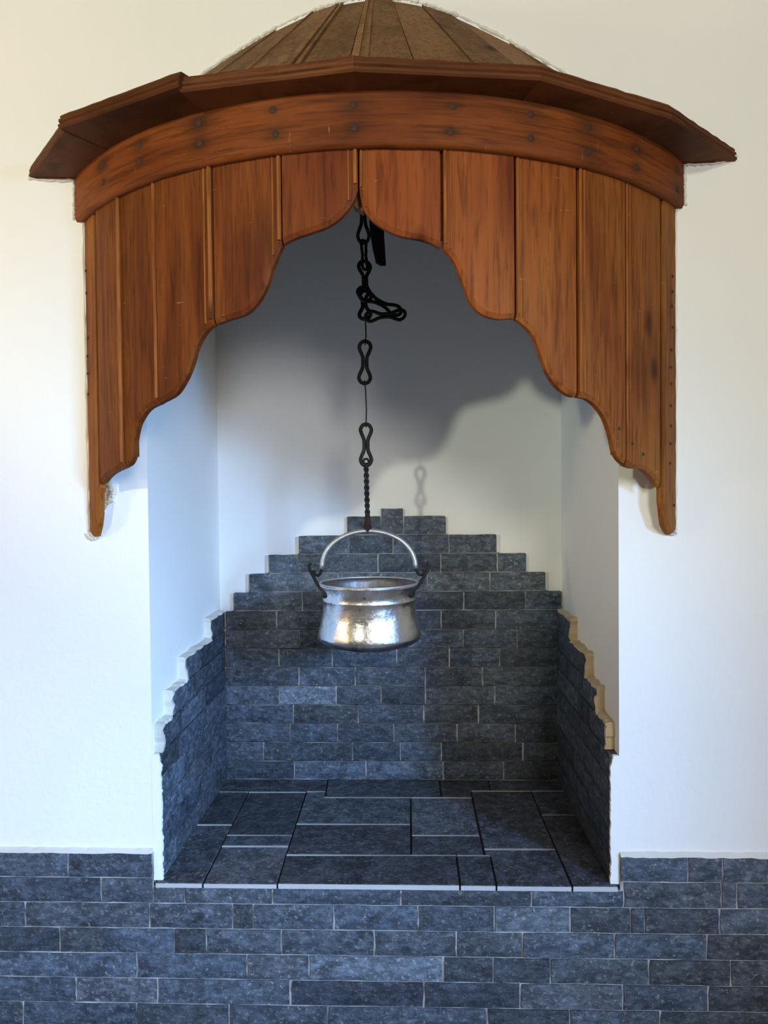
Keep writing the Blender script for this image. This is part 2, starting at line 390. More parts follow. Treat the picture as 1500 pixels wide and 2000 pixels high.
struct(boxes('window_1', [
    (RX1 + 0.02, RX1 + 0.07, WY0, WY0 + t, WZ0, WZ1), (RX1 + 0.02, RX1 + 0.07, WY1 - t, WY1, WZ0, WZ1),
    (RX1 + 0.02, RX1 + 0.07, WY0 + t, WY1 - t, WZ0, WZ0 + t), (RX1 + 0.02, RX1 + 0.07, WY0 + t, WY1 - t, WZ1 - t, WZ1),
    (RX1 + 0.02, RX1 + 0.07, (WY0 + WY1) / 2 - 0.025, (WY0 + WY1) / 2 + 0.025, WZ0 + t, WZ1 - t)], 'plaster'))

# ------------------------------------------------------------------ slate bricks
PITCHZ = 0.07
def brick_mesh(i):
    """unit stone (1 x 1 x 1, face towards -y) with a split, uneven face and worn edges"""
    rnd = random.Random(100 + i)
    nx, nz = 5, 3
    V = []; F = []
    for kz in range(nz + 1):
        for kx in range(nx + 1):
            x = -0.5 + kx / nx; z = -0.5 + kz / nz
            edge = kx in (0, nx) or kz in (0, nz)
            y = -0.5 + (0.06 + rnd.uniform(0, 0.05) if edge else rnd.uniform(-0.12, 0.03))
            if kx not in (0, nx): x += rnd.uniform(-.04, .04)
            if kz in (0, nz): z += rnd.uniform(-0.022, 0.006) * (1 if kz else -1)
            if kx in (0, nx): x += rnd.uniform(-0.012, 0.002) * (1 if kx else -1)
            V.append((x, y, z))
    for kz in range(nz):
        for kx in range(nx):
            a = kz * (nx + 1) + kx
            F.append((a, a + 1, a + nx + 2, a + nx + 1))
    border = [k for k in range(nx + 1)] + [(j + 1) * (nx + 1) - 1 for j in range(1, nz + 1)] + \
             [nz * (nx + 1) + k for k in range(nx - 1, -1, -1)] + [j * (nx + 1) for j in range(nz - 1, 0, -1)]
    base = len(V)
    for k in border:
        V.append((V[k][0], 0.5, V[k][2]))
    m = len(border)
    for j in range(m):
        F.append((border[(j + 1) % m], border[j], base + j, base + (j + 1) % m))
    F.append(tuple(base + j for j in range(m - 1, -1, -1)))
    me = bpy.data.meshes.new('brick')
    me.from_pydata(V, [], F)
    me.materials.append(MAT['slate'])
    return me
BRICKS = [brick_mesh(i) for i in range(8)]

def brick(parent, center, size, rotz=0.0, tone=None, proud=0.0):
    o = bpy.data.objects.new('brick', random.choice(BRICKS))
    o.location = center; o.scale = size; o.rotation_euler = (0, 0, rotz)
    if tone is None:
        v = random.choice((0.62, 0.75, 0.85, 0.95, 1.0, 1.05, 1.15, 1.3))
        w = random.uniform(-0.06, 0.06)
        tone = (v * (1 + w), v, v * (1 - w))
    o.color = (*tone, 1)
    o.parent = parent
    col.objects.link(o)
    return o

G = 0.0015          # half a joint
TH = 0.02
# foot of the front wall: courses numbered downwards from the plaster
z_top = 0.08
pale = (2.1, 2.1, 2.05)
rext = random.Random(21)
BX0, BX1 = RX0 + 0.005, RX1 - 0.005
for runs in FRONT_ROWS:          # carry each course on to the side walls
    if runs[0][0] < -2: runs[0][0] = -1.17
    while runs[0][0] > BX0:
        w_ = rext.uniform(0.18, 0.38); nx_ = runs[0][0] - w_
        runs[0].insert(0, BX0 if nx_ < BX0 + 0.1 else round(nx_, 3))
    while runs[-1][-1] < BX1:
        w_ = rext.uniform(0.18, 0.38); nx_ = runs[-1][-1] + w_
        runs[-1].append(BX1 if nx_ > BX1 - 0.1 else round(nx_, 3))
for k, runs in enumerate(FRONT_ROWS):
    z1 = z_top - k * PITCHZ; z0 = z1 - PITCHZ
    for run in runs:
        for x0, x1 in zip(run[:-1], run[1:]):
            zt = z1
            if k == 1 and x1 > XL + 0.02 and x0 < XR - 0.02:
                zt = -0.014
                if x0 < XL: pass
            tone = None
            if k == 4 and -0.3 < x0 < -0.2: tone = (1.75, 1.75, 1.7)
            if k == 5 and (-0.95 < x0 < -0.85 or 0.3 < x0 < 0.35): tone = (1.35, 1.25, 1.2)
            if k == 5 and (-0.32 < x0 < -0.28 or 0.05 < x0 < 0.08): tone = (0.55, 0.55, 0.6)
            if k == 1 and x0 < XL < x1:
                brick(wall_front, ((x0 + XL) / 2, -0.001, (z0 + z1) / 2), (XL - x0 - 2 * G, TH, PITCHZ - 2 * G), 0, (0.9, 0.9, 0.9))
                x0 = XL
            if k == 2 and 0.2 < x0 < 0.3: tone = (1.5, 1.5, 1.45)
            brick(wall_front, ((x0 + x1) / 2, -0.001 + random.uniform(-.001, .001), (z0 + zt) / 2), (x1 - x0 - 2 * G, TH, zt - z0 - 2 * G), 0, tone)
xs = BX0
while xs < BX1 - 0.05:        # the course at the room floor, below the picture
    w = random.uniform(0.18, 0.36); x1 = min(xs + w, BX1)
    brick(wall_front, ((xs + x1) / 2, -0.001, z_top - 7.5 * PITCHZ), (x1 - xs - 2 * G, TH, PITCHZ - 2 * G)); xs = x1
boxes('mortar_bed', [(BX0, XL, -0.0060, 0.004, RZ0, z_top), (XR, BX1, -0.0060, 0.004, RZ0, z_top), (XL, XR, -0.0060, 0.004, RZ0, -0.014)], 'mortar', wall_front)

# stepped cladding of the niche back
for k, row in enumerate(BACK_ROWS):
    for j, (x0, x1) in enumerate(zip(row[:-1], row[1:])):
        z0 = k * PITCHZ; z1 = z0 + PITCHZ
        if k == 13 and j == 1: z1 += 0.028
        tone = None
        if k == 4 and j == 1: tone = pale
        if k == 4 and j == 0: tone = (1.2, 1.2, 1.2)
        if k == 10: tone = (1.25, 1.25, 1.15)
        brick(wall_nb, ((x0 + x1) / 2, DEPTH - 0.01 + random.uniform(-.0015, .001), (z0 + z1) / 2), (x1 - x0 - 2 * G, TH, z1 - z0 - 2 * G), 0, tone)
bm = bmesh.new()
for k, row in enumerate(BACK_ROWS):
    add_box(bm, row[0] + 0.004, row[-1] - 0.004, DEPTH - 0.0155, DEPTH + 0.002, k * PITCHZ - 0.001, (k + 1) * PITCHZ - (0.003 if k > 7 else -0.001))
bm_obj('mortar_bed', bm, 'mortar', wall_nb)

# stepped cladding of the cheeks
def cheek(parent, xw, sgn, rows, filler):
    """sgn +1: faces +x (left cheek); -1: faces -x"""
    xf = xw + sgn * 0.0125
    for k, row in enumerate(rows):
        for y0, y1 in zip(row[:-1], row[1:]):
            n = 1 if y1 - y0 < 0.36 else 2
            cuts = [y0 + (y1 - y0) * (i / n + (random.uniform(-.08, .08) if 0 < i < n else 0)) for i in range(n + 1)]
            for a, b in zip(cuts[:-1], cuts[1:]):
                ya = a + (0.008 if a <= 0.001 else 0)
                brick(parent, (xf, (ya + b) / 2, (k + .5) * PITCHZ), (b - ya - 2 * G, 0.025, PITCHZ - 2 * G), math.pi / 2 * sgn)
    bm = bmesh.new()
    for k, row in enumerate(rows):
        xa, xb = sorted((xw, xw + sgn * 0.0195))
        add_box(bm, xa, xb, max(row[0], 0.008) + 0.003, DEPTH - 0.02, k * PITCHZ, (k + 1) * PITCHZ - (0.003 if k > 3 else 0))
    bm_obj('mortar_bed', bm, 'mortar', parent)
    # ragged filler that closes the ends and tops of the steps
    bm = bmesh.new()
    for k, row in enumerate(rows):
        y0 = row[0]
        nseg = 5
        depth = 0.014 if y0 > 0.001 else 0.010
        prev = None
        if y0 <= 0.001: continue
        for i in range(nseg + 1):
            z = k * PITCHZ + PITCHZ * i / nseg
            wj = 0.027 * (1 + random.uniform(-.28, .10))
            yj = y0 - depth * random.uniform(0.5, 1.2) if y0 > 0.001 else -0.001 - random.uniform(0, .003)
            zz = z + random.uniform(-.004, .004)
            cur = [bm.verts.new((xw - sgn * 0.003, yj, zz)), bm.verts.new((xw + sgn * wj, yj, zz)),
                   bm.verts.new((xw + sgn * wj * 0.93, y0 + 0.006, zz)), bm.verts.new((xw - sgn * 0.003, y0 + 0.006, zz))]
            if prev:
                for a in range(4):
                    bm.faces.new((prev[a], prev[(a + 1) % 4], cur[(a + 1) % 4], cur[a]))
            else:
                bm.faces.new(cur)
            prev = cur
        bm.faces.new(prev)
        # ledge on top of the step
        nxt = rows[k + 1][0] if k + 1 < len(rows) else DEPTH - 0.02
        if nxt - y0 > 0.02:
            prev = None; nn = 7
            for i in range(nn + 1):
                y = y0 - 0.012 + (nxt - y0 + 0.006) * i / nn
                wj = 0.026 * (1 + random.uniform(-.22, .06)); zt = (k + 1) * PITCHZ
                hz = random.uniform(0.002, 0.008)
                cur = [bm.verts.new((xw - sgn * 0.003, y, zt - 0.002)), bm.verts.new((xw + sgn * wj, y, zt - 0.003)),
                       bm.verts.new((xw + sgn * wj * 0.9, y, zt + hz)), bm.verts.new((xw - sgn * 0.003, y, zt + hz * 1.6))]
                if prev:
                    for a in range(4):
                        bm.faces.new((prev[a], prev[(a + 1) % 4], cur[(a + 1) % 4], cur[a]))
                else:
                    bm.faces.new(cur)
                prev = cur
            bm.faces.new(prev)
    bm_obj('plaster_edge', bm, filler, parent, False)
    # flush plaster over the lower stone ends
    bm = bmesh.new(); prev = None; top = 5 * PITCHZ - 0.001
    for i in range(61):
        z = top * i / 60
        wj = 0.023 + 0.004 * noise.noise(Vector((z * 40, sgn * 3, 0))) + random.uniform(-.0012, .0012)
        if i > 54: wj *= 1 - (i - 54) * 0.05
        cur = [bm.verts.new((xw - sgn * 0.002, -0.0006, z)), bm.verts.new((xw + sgn * wj, -0.0006, z)),
               bm.verts.new((xw + sgn * wj, 0.011, z)), bm.verts.new((xw - sgn * 0.002, 0.011, z))]
        if prev:
            for a in range(4): bm.faces.new((prev[a], prev[(a + 1) % 4], cur[(a + 1) % 4], cur[a]))
        else: bm.faces.new(cur)
        prev = cur
    bm.faces.new(prev)
    bm_obj('plaster_strip', bm, 'plaster', parent, False)
cheek(wall_nl, XL, 1, LEFT_ROWS, 'white_filler')
cheek(wall_nr, XR, -1, RIGHT_ROWS, 'cream')

# filler along the left and right ends of the stepped back
bm = bmesh.new()
for k in range(9, 14):
    row = BACK_ROWS[k]
    for s, xe in ((-1, row[0]), (1, row[-1])):
        x2 = xe + s * random.uniform(.006, .012)
        add_box(bm, min(xe, x2), max(xe, x2), DEPTH - random.uniform(.006, .012), DEPTH + .001, k * PITCHZ + .002, (k + 1) * PITCHZ - random.uniform(.002, .008))
bm_obj('plaster_edge', bm, 'white_filler', wall_nb)

# thin cream lip where the plaster ends above the slate
def lip(x0, x1, n):
    bm = bmesh.new(); prev = None
    for i in range(n + 1):
        x = x0 + (x1 - x0) * i / n
        zb = z_top - 0.002 + random.uniform(-.0022, .001); zt = z_top + 0.010 + random.uniform(-.001, .002)
        cur = [bm.verts.new((x, 0.002, zb)), bm.verts.new((x, -0.0100, zb)), bm.verts.new((x, -0.0085, zt - .004)), bm.verts.new((x, 0.002, zt))]
        if prev:
            for a in range(4): bm.faces.new((prev[a], prev[(a + 1) % 4], cur[(a + 1) % 4], cur[a]))
        else: bm.faces.new(cur)
        prev = cur
    bm.faces.new(prev)
    return bm
struct(bm_obj('trim_1', lip(BX0, XL - 0.001, 120), 'white_filler'), 'rough plaster lip above slate, left of hearth')
struct(bm_obj('trim_2', lip(XR + 0.001, BX1, 120), 'white_filler'), 'rough plaster lip above slate, right of hearth')

# ------------------------------------------------------------------ hearth
hearth = struct(boxes('floor_hearth', [(XL, XR, 0.03, DEPTH, -0.04, -0.006)], 'darkjoint'), 'slate paved hearth of the fireplace')
XA, XB = XL + 0.006, XR - 0.006
def inset(poly, g):
    c = Vector((sum(p[0] for p in poly) / len(poly), sum(p[1] for p in poly) / len(poly)))
    n = len(poly); out = []
    P = [Vector(p) for p in poly]
    area = sum(P[i].x * P[(i + 1) % n].y - P[(i + 1) % n].x * P[i].y for i in range(n))
    if area < 0: P = P[::-1]
    for i in range(n):
        a, b, c_ = P[i - 1], P[i], P[(i + 1) % n]
        n1 = Vector((-(b - a).y, (b - a).x)).normalized(); n2 = Vector((-(c_ - b).y, (c_ - b).x)).normalized()
        m_ = (n1 + n2)
        m_ = m_ / max(0.3, m_.length_squared / 2)
        out.append(b + m_ * g)
    return out
JOINT_STRIPS = []
for i, poly in enumerate(HEARTH_TILES):
    P = [(min(max(x, XA), XB), -0.016 if y < 0.03 else min(y, DEPTH - 0.012)) for x, y in poly]
    Q = inset(P, 0.0025)
    Q2 = [q * 1 for q in inset(P, 0.0040)]
    dz = random.uniform(-.0012, .0012)
    n = len(Q)
    for a in range(n):
        p_, q_ = Q[a], Q[(a + 1) % n]
        if abs(p_.y - q_.y) < 0.02 and abs(p_.x - q_.x) > 0.03 and (p_.y + q_.y) / 2 > sum(q.y for q in Q) / n and max(p_.y, q_.y) < 0.7:
            JOINT_STRIPS.append((min(p_.x, q_.x), max(p_.x, q_.x), p_.y - 0.001, p_.y + 0.005 * random.uniform(.7, 1.1)))
    front = min(q.y for q in Q) < 0.0
    V = [(q.x, q.y, -0.014 if q.y < 0.02 else -0.012) for q in Q] + [(q.x, q.y, dz - 0.0015) for q in Q] + [(q.x, q.y, dz) for q in Q2]
    F = [tuple(range(n))[::-1], tuple(range(2 * n, 3 * n))]
    for a in range(n):
        b = (a + 1) % n
        F.append((a, b, n + b, n + a)); F.append((n + a, n + b, 2 * n + b, 2 * n + a))
    o = mesh_obj('slate_tile', V, F, 'hearth', hearth)
    me = o.data
    me.materials.append(MAT['edge'])
    for p in me.polygons:
        if p.normal.y < -0.8 and p.center.y < 0.0: p.material_index = 1
    v = random.choice((0.7, 0.85, 1.0, 1.1, 1.25))
    if i in (10, 12, 13, 14): v = 0.75
    if i == 11: v = 1.45
    o.color = (v * random.uniform(.97, 1.06), v, v * random.uniform(.97, 1.03), 1)
boxes('mortar_joint', [(a, b, c, d_, -0.010, 0.0008) for a, b, c, d_ in JOINT_STRIPS], 'pale_mortar', hearth)
# mortar under the front edge so the joints read dark at the edge and pale across
boxes('mortar_strip', [(XL + .01, XR - .01, -0.006, 0.03, -0.02, -0.006)], 'darkjoint', hearth)

# ------------------------------------------------------------------ wooden hood
HX, HY = -0.05, 0.646
R_BOARD, R_BAND = 1.022, 1.040
HOOD = Vector((HX, 0.0, 0.95))
hood = empty('fireplace_hood', HOOD)
tag(hood, 'curved orange-brown wooden fireplace hood with scalloped lower edge above the hearth', 'fireplace hood')
def cyl(th, z, R=R_BOARD):
    a = math.radians(th)
    return Vector((HX + R * math.sin(a), HY - R * math.cos(a), z)) - HOOD
def end_angle(R): return math.degrees(math.acos((HY - 0.001) / R))

# smooth scallop curve
SC = [Vector((a, z, 0)) for a, z in SCALLOP]
left = [p for p in SC if p.x < -1.1]; right = [p for p in SC if p.x >= -1.1]
curve = []
for part in (left, right):
    s = [Vector((p.x * 0.01783, p.y, 0)) for p in part]
    curve.append([(p.x / 0.01783, p.y) for p in smooth_pts(s, 5)])
SCURVE = curve[0] + curve[1]
eb = end_angle(R_BOARD)
SCURVE = [(-eb, 0.953)] + [p for p in SCURVE if -eb < p[0] < eb] + [(48.4, 0.953), (49.3, 0.944), (eb, 0.950)]
# keep the angles rising
fix = [SCURVE[0]]
for a, z in SCURVE[1:]:
    fix.append((max(a, fix[-1][0] + 0.004), z))
SCURVE = fix
def scallop_z(th):
    for (a, za), (b, zb) in zip(SCURVE[:-1], SCURVE[1:]):
        if a <= th <= b: return za + (zb - za) * (th - a) / max(1e-6, b - a)
    return SCURVE[0][1] if th < 0 else SCURVE[-1][1]
# inner (chamfer) line of the scallop
S_IN = []
for i, (a, z) in enumerate(SCURVE):
    p0 = SCURVE[max(0, i - 1)]; p1 = SCURVE[min(len(SCURVE) - 1, i + 1)]
    t_ = Vector(((p1[0] - p0[0]) * 0.01783, p1[1] - p0[1]))
    n_ = Vector((-t_.y, t_.x)).normalized() if t_.length > 0 else Vector((0, 1))
    S_IN.append((a + n_.x * 0.010 / 0.01783, z + n_.y * 0.010))

JOINTS = [-eb, -45.8, -38.0, -30.1, -20.4, -10.7, -1.05, 9.1, 18.6, 27.9, 36.8, 46.0, eb]
TONES = [(1.35, 1.6, 1.3), (0.85, .9, .9), (0.72, .72, .7), (0.82, .8, .8), (0.95, .92, .9), (0.85, .7, .75), (1.1, .88, .85), (1.25, 1.1, 1.0), (1.35, 1.35, 1.1), (1.15, 1.2, 1.1), (1.2, 1.35, 1.25), (1.3, 1.65, 1.7)]
ZB_TOP = 1.90
TH_B = 0.020
boards = []
for i in range(len(JOINTS) - 1):
    gap = lambda q: 0.55 if q == 1 else (0.40 if q == 11 else (0.20 if q >= 7 else 0.11))
    g0, g1 = gap(i), gap(i + 1)
    a0 = JOINTS[i] + (g0 if i else 0); a1 = JOINTS[i + 1] - (g1 if i < len(JOINTS) - 2 else 0)
    pr = 0.0015 * ((i % 2) * 2 - 1)
    idx = [k for k, (a, z) in enumerate(SCURVE) if a0 < a < a1]
    low = [(a0, scallop_z(a0))] + [SCURVE[k] for k in idx] + [(a1, scallop_z(a1))]
    inn = []
    for j, (a, z) in enumerate(low):
        if j == 0: inn.append((a0, z + 0.011))
        elif j == len(low) - 1: inn.append((a1, z + 0.011))
        else:
            sa, sz = S_IN[idx[j - 1]]
            inn.append((min(max(sa, a0), a1), sz))
    for j in range(1, len(inn)):
        if inn[j][0] < inn[j - 1][0]: inn[j] = (inn[j - 1][0], inn[j][1])
    n = len(low)
    R = R_BOARD + pr
    V = [cyl(a, ZB_TOP, R) for a, z in low]                    # 0 top front
    V += [cyl(a, z, R) for a, z in inn]                        # 1 chamfer start
    V += [cyl(a, z, R - 0.006) for a, z in low]                # 2 low front
    V += [cyl(a, z, R - TH_B) for a, z in low]                 # 3 low back
    V += [cyl(a, ZB_TOP, R - TH_B) for a, z in low]            # 4 top back
    F = []
    for r in range(5):
        for j in range(n - 1):
            A = r * n; B = ((r + 1) % 5) * n
            F.append((A + j, A + j + 1, B + j + 1, B + j))
    F.append(tuple(r * n for r in range(5))); F.append(tuple(r * n + n - 1 for r in range(4, -1, -1)))
    o = mesh_obj('board', V, F, 'board', hood)
    o.color = (*TONES[i], 1)
    boards.append(o)
    # moulded bead along one edge of the board
    def strip(c0, c1, r0, r1, tone):
        # strip between angles c0..c1, from the band to just above the scallop
        m_ = 4
        angs = [c0 + (c1 - c0) * q / m_ for q in range(m_ + 1)]
        prof = [r0, r1, r1 * 0.999 + r0 * 0.001, r1, r0]
        zb = max(scallop_z(c0), scallop_z(c1)) + 0.012
        V = []; F = []
        for q, a in enumerate(angs):
            V.append(cyl(a, ZB_TOP - 0.02, prof[q])); V.append(cyl(a, zb, prof[q]))
        for a in (angs[-1], angs[0]):
            V.append(cyl(a, ZB_TOP - 0.02, R_BOARD - 0.01)); V.append(cyl(a, zb, R_BOARD - 0.01))
        k_ = m_ + 3
        for q in range(k_):
            F.append((2 * q, 2 * q + 1, (2 * q + 3) % (2 * k_), (2 * q + 2) % (2 * k_)))
        F.append(tuple(2 * q for q in range(k_))); F.append(tuple(2 * q + 1 for q in range(k_ - 1, -1, -1)))
        s = mesh_obj('bead', V, F, 'bead', o)
        s.color = (*tone, 1)
    if 1 <= i <= 5:
        strip(a1 - 0.55, a1 - 0.02, R + 0.001, R + 0.005, (1.08, 1.08, 1.05))
        if i >= 3: strip(a1 - 1.25, a1 - 1.0, R, R + 0.0022, (1.0, 1.0, 1.0))
    if 6 <= i <= 10:
        strip(a0 + 0.75, a0 + 1.0, R, R + 0.002, (1.0, .95, .9))
        strip(a0 + 0.02, a0 + 0.40, R + 0.000, R + 0.003, (1.1, 1.05, 1.0))
# dark cover strips behind the joints
for a in JOINTS[1:-1]:
    zb = max(scallop_z(a - 0.5), scallop_z(a + .5)) + 0.02
    V = [cyl(x, z, r) for r in (R_BOARD - 0.013, R_BOARD - 0.030) for x in (a - 1.2, a + 1.2) for z in (zb, ZB_TOP)]
    mesh_obj('back_strip', V, [(0, 1, 3, 2), (4, 6, 7, 5), (0, 4, 5, 1), (2, 3, 7, 6), (0, 2, 6, 4), (1, 5, 7, 3)], 'cornice', hood)

# band with nails
en = end_angle(R_BAND)
NB, MB_ = 220, 12
bz0, bz1 = 1.803, 1.925
V = []; F = []
def band_edge(th): return 0.0012 * noise.noise(Vector((th * 0.3, 0, 0)))
for j in range(MB_ + 1):
    for i in range(NB + 1):
        th = -en + 2 * en * i / NB
        z = bz0 + (bz1 - bz0) * j / MB_ + (band_edge(th) if j == 0 else 0)
        V.append(cyl(th, z, R_BAND - (0.004 if j == 0 else 0)))
W = NB + 1
for j in range(MB_):
    for i in range(NB):
        F.append((j * W + i, j * W + i + 1, (j + 1) * W + i + 1, (j + 1) * W + i))
b0 = len(V)
for i in range(W):
    th = -en + 2 * en * i / NB
    V.append(cyl(th, bz0 + band_edge(th), R_BOARD - 0.004))
for i in range(NB): F.append((i, i + 1, b0 + i + 1, b0 + i))
band = mesh_obj('band', V, F, 'band', hood, True)
att = band.data.attributes.new('stain', 'FLOAT', 'POINT')
rs = random.Random(5)
spots = []
for a, z in BAND_NAILS:
    spots.append((a, z, rs.choice((0.4, 0.6, 0.85, 0.95)), rs.uniform(0.012, 0.030)))
vals = []
for j in range(MB_ + 1):
    for i in range(W):
        th = -en + 2 * en * i / NB; z = bz0 + (bz1 - bz0) * j / MB_
        s = 0.0
        for a, zz, st, rad in spots:
            dx = (th - a) * 0.0181; dz = z - zz
            d2 = (dx / rad / 1.3) ** 2 + (dz / rad / 0.8) ** 2
            s = max(s, st * math.exp(-d2))
        vals.append(s)
vals += [0.3] * (len(V) - len(vals))
att.data.foreach_set('value', vals)

def nail_mesh(r, h):
    bm = bmesh.new()
    rings = []
    for rr, hh in ((r, -0.002), (r, h * 0.4), (r * 0.6, h)):
        rings.append([bm.verts.new((rr * math.cos(2 * math.pi * k / 8), -hh, rr * math.sin(2 * math.pi * k / 8))) for k in range(8)])
    for a, b in zip(rings[:-1], rings[1:]):
        for k in range(8): bm.faces.new((a[k], a[(k + 1) % 8], b[(k + 1) % 8], b[k]))
    bm.faces.new(rings[-1])
    bmesh.ops.recalc_face_normals(bm, faces=bm.faces)
    me = bpy.data.meshes.new('nail'); bm.to_mesh(me); bm.free(); me.materials.append(MAT['nail'])
    return me
NAIL_BIG, NAIL_SMALL = nail_mesh(0.0082, 0.0028), nail_mesh(0.0042, 0.003)
def nail(parent, th, z, R, me):
    o = bpy.data.objects.new('nail', me); o.location = cyl(th, z, R); o.rotation_euler = (0, 0, math.radians(th))
    o.parent = parent; col.objects.link(o)
for a, z in BAND_NAILS: nail(band, max(-en + 1, min(en - 1, a)), z, R_BAND, NAIL_BIG)
for a, z in NAILS_R:
    a = min(a, eb - 0.9)
    bi = max(i for i in range(len(JOINTS) - 1) if JOINTS[i] <= a)
    nail(boards[bi], a, z, R_BOARD + 0.0015 * ((bi % 2) * 2 - 1), NAIL_SMALL)
for a, z in NAILS_L:
    nail(boards[0], max(a, -eb + 0.7), z, R_BOARD - 0.0015, NAIL_SMALL)

# cornice: six mitred lengths of moulding
CV = [(-0.985, -0.002), (-0.777, -0.243), (-0.447, -0.402), (-0.071, -0.460), (0.317, -0.408), (0.650, -0.230), (0.897, -0.002)]
PROF = [(0.0, 0.000), (0.004, 0.004), (0.005, 0.009), (-0.001, 0.012), (0.003, 0.016), (0.003, 0.022), (-0.003, 0.024), (0.000, 0.029), (-0.004, 0.034), (-0.012, 0.036)]
CZ = 1.922
ctr = Vector((HX, HY))
for s in range(6):
    A, B = Vector(CV[s]), Vector(CV[s + 1])
    up = 0.006 if s == 1 else (0.003 if s == 0 else 0.0)
    outw = 0.010 if s == 1 else 0.0
    ns = 14
    rows = []
    nrm = Vector(((B - A).y, -(B - A).x)).normalized()
    if nrm.dot(A - ctr) < 0: nrm = -nrm
    for i in range(ns + 1):
        t_ = i / ns
        p = A.lerp(B, t_)
        if s == 1 and i == ns: p = p + (B - A).normalized() * 0.006
        if s == 0 and i == 0 or s == 5 and i == ns:
            ind = Vector((p.x - HX, 0)).normalized() * 1.0       # end lies flat on the wall
        elif i == 0 or i == ns:
            q = CV[s - 1] if i == 0 else CV[s + 2]
            ind = None
        else: ind = nrm
        if ind is None: ind = (p - ctr).normalized() * 1.02
        ring = []
        # inner underside, outer profile, inner top
        inner = ctr + (p - ctr).normalized() * (R_BAND - 0.012)
        if i == 0 and s == 0: inner = Vector((-0.83, -0.002))
        if i == ns and s == 5: inner = Vector((0.73, -0.002))
        ring.append(Vector((inner.x, inner.y, CZ - 0.004 + up * 0.3)))
        jit = lambda k: 0.0
        for o_, h_ in PROF:
            q = p + ind * (o_ + outw)
            rough = noise.noise(Vector((p.x * 45, p.y * 45, 3.1 * s))) * (0.0028 if h_ > 0.03 else 0.0009)
            ring.append(Vector((q.x, min(q.y, -0.001), CZ + h_ + up + rough)))
        top = ctr + (p - ctr).normalized() * (R_BAND - 0.03)
        if i == 0 and s == 0: top = Vector((-0.80, -0.002))
        if i == ns and s == 5: top = Vector((0.70, -0.002))
        ring.append(Vector((top.x, top.y, CZ + 0.055)))
        rows.append(ring)
    m_ = len(rows[0]); V = [v - HOOD for r in rows for v in r]; F = []
    for i in range(ns):
        for k in range(m_):
            F.append((i * m_ + k, (i + 1) * m_ + k, (i + 1) * m_ + (k + 1) % m_, i * m_ + (k + 1) % m_))
    F.append(tuple(range(m_))); F.append(tuple(ns * m_ + k for k in range(m_ - 1, -1, -1)))
    o = mesh_obj('cornice_moulding', V, F, 'cornice', hood)
    v = (0.95, 0.9, 1.05, 1.0, 1.05, 0.95)[s]; o.color = (v, v, v, 1)

# roof boards: a cone that leans back into the wall
APEX = Vector((HX, 0.30, 2.70))
RJ = [-49.0, -38, -28, -19.5, -12.5, -2.6, 6.5, 15.5, 24, 35, 49.0]
def roof_base(th):
    a = math.radians(th)
    return Vector((HX + 1.02 * math.sin(a), HY - 1.02 * math.cos(a), 1.958))
def roof_pt(th, f, out=0.0):
    B = roof_base(th); t_ = max(0.0, (0.004 - B.y) / (APEX.y - B.y))
    p = B + (APEX - B) * (t_ * f)
    n_ = Vector((math.sin(math.radians(th)), -math.cos(math.radians(th)), 0.75)).normalized()
    return p + n_ * out - HOOD
for i in range(len(RJ) - 1):
    a0, a1 = RJ[i] + 0.12, RJ[i + 1] - 0.12
    V = []; F = []; nf = 8; na = 4
    lift = 0.003 * (i % 2)
    for lay in (lift, lift - 0.016):
        for f in range(nf + 1):
            for k in range(na + 1):
                th = a0 + (a1 - a0) * k / na
                v = roof_pt(th, f / nf, lay)
                # flat board: pull towards the chord
                ch = roof_pt(a0, f / nf, lay).lerp(roof_pt(a1, f / nf, lay), k / na)
                V.append(v.lerp(ch, 0.6))
    L_ = (nf + 1) * (na + 1)
    for f in range(nf):
        for k in range(na):
            a = f * (na + 1) + k
            F.append((a, a + 1, a + na + 2, a + na + 1))
            F.append((L_ + a, L_ + a + na + 1, L_ + a + na + 2, L_ + a + 1))
    bd = [k for k in range(na + 1)] + [(f + 1) * (na + 1) - 1 for f in range(1, nf + 1)] + [nf * (na + 1) + k for k in range(na - 1, -1, -1)] + [f * (na + 1) for f in range(nf - 1, 0, -1)]
    for q in range(len(bd)):
        a, b = bd[q], bd[(q + 1) % len(bd)]
        F.append((b, a, L_ + a, L_ + b))
    o = mesh_obj('roof_board', V, F, 'roof', hood)
    v = random.choice((0.8, 0.9, 1.0, 1.1)); o.color = (v, v, v, 1)
    if i in (3, 4, 5):      # raised batten at the edge of the board
        for c0, w_, tn in (((a0 + 0.1, 1.1, 1.15), (a0 + 1.9, 0.7, 1.0)) if i != 3 else ((a0 + .1, .6, 1.1),)):
            V = []; F = []
            for f in range(nf + 1):
                for k, lo in ((0, 0.0), (0, 0.006), (1, 0.006), (1, 0.0)):
                    V.append(roof_pt(c0 + w_ * k, f / nf * 0.99, lo))
            for f in range(nf):
                for k in range(4): F.append((4 * f + k, 4 * f + (k + 1) % 4, 4 * f + 4 + (k + 1) % 4, 4 * f + 4 + k))
            F.append((0, 1, 2, 3)); F.append((4 * nf + 3, 4 * nf + 2, 4 * nf + 1, 4 * nf))
            s = mesh_obj('batten', V, F, 'roof', o); s.color = (tn, tn, tn, 1)

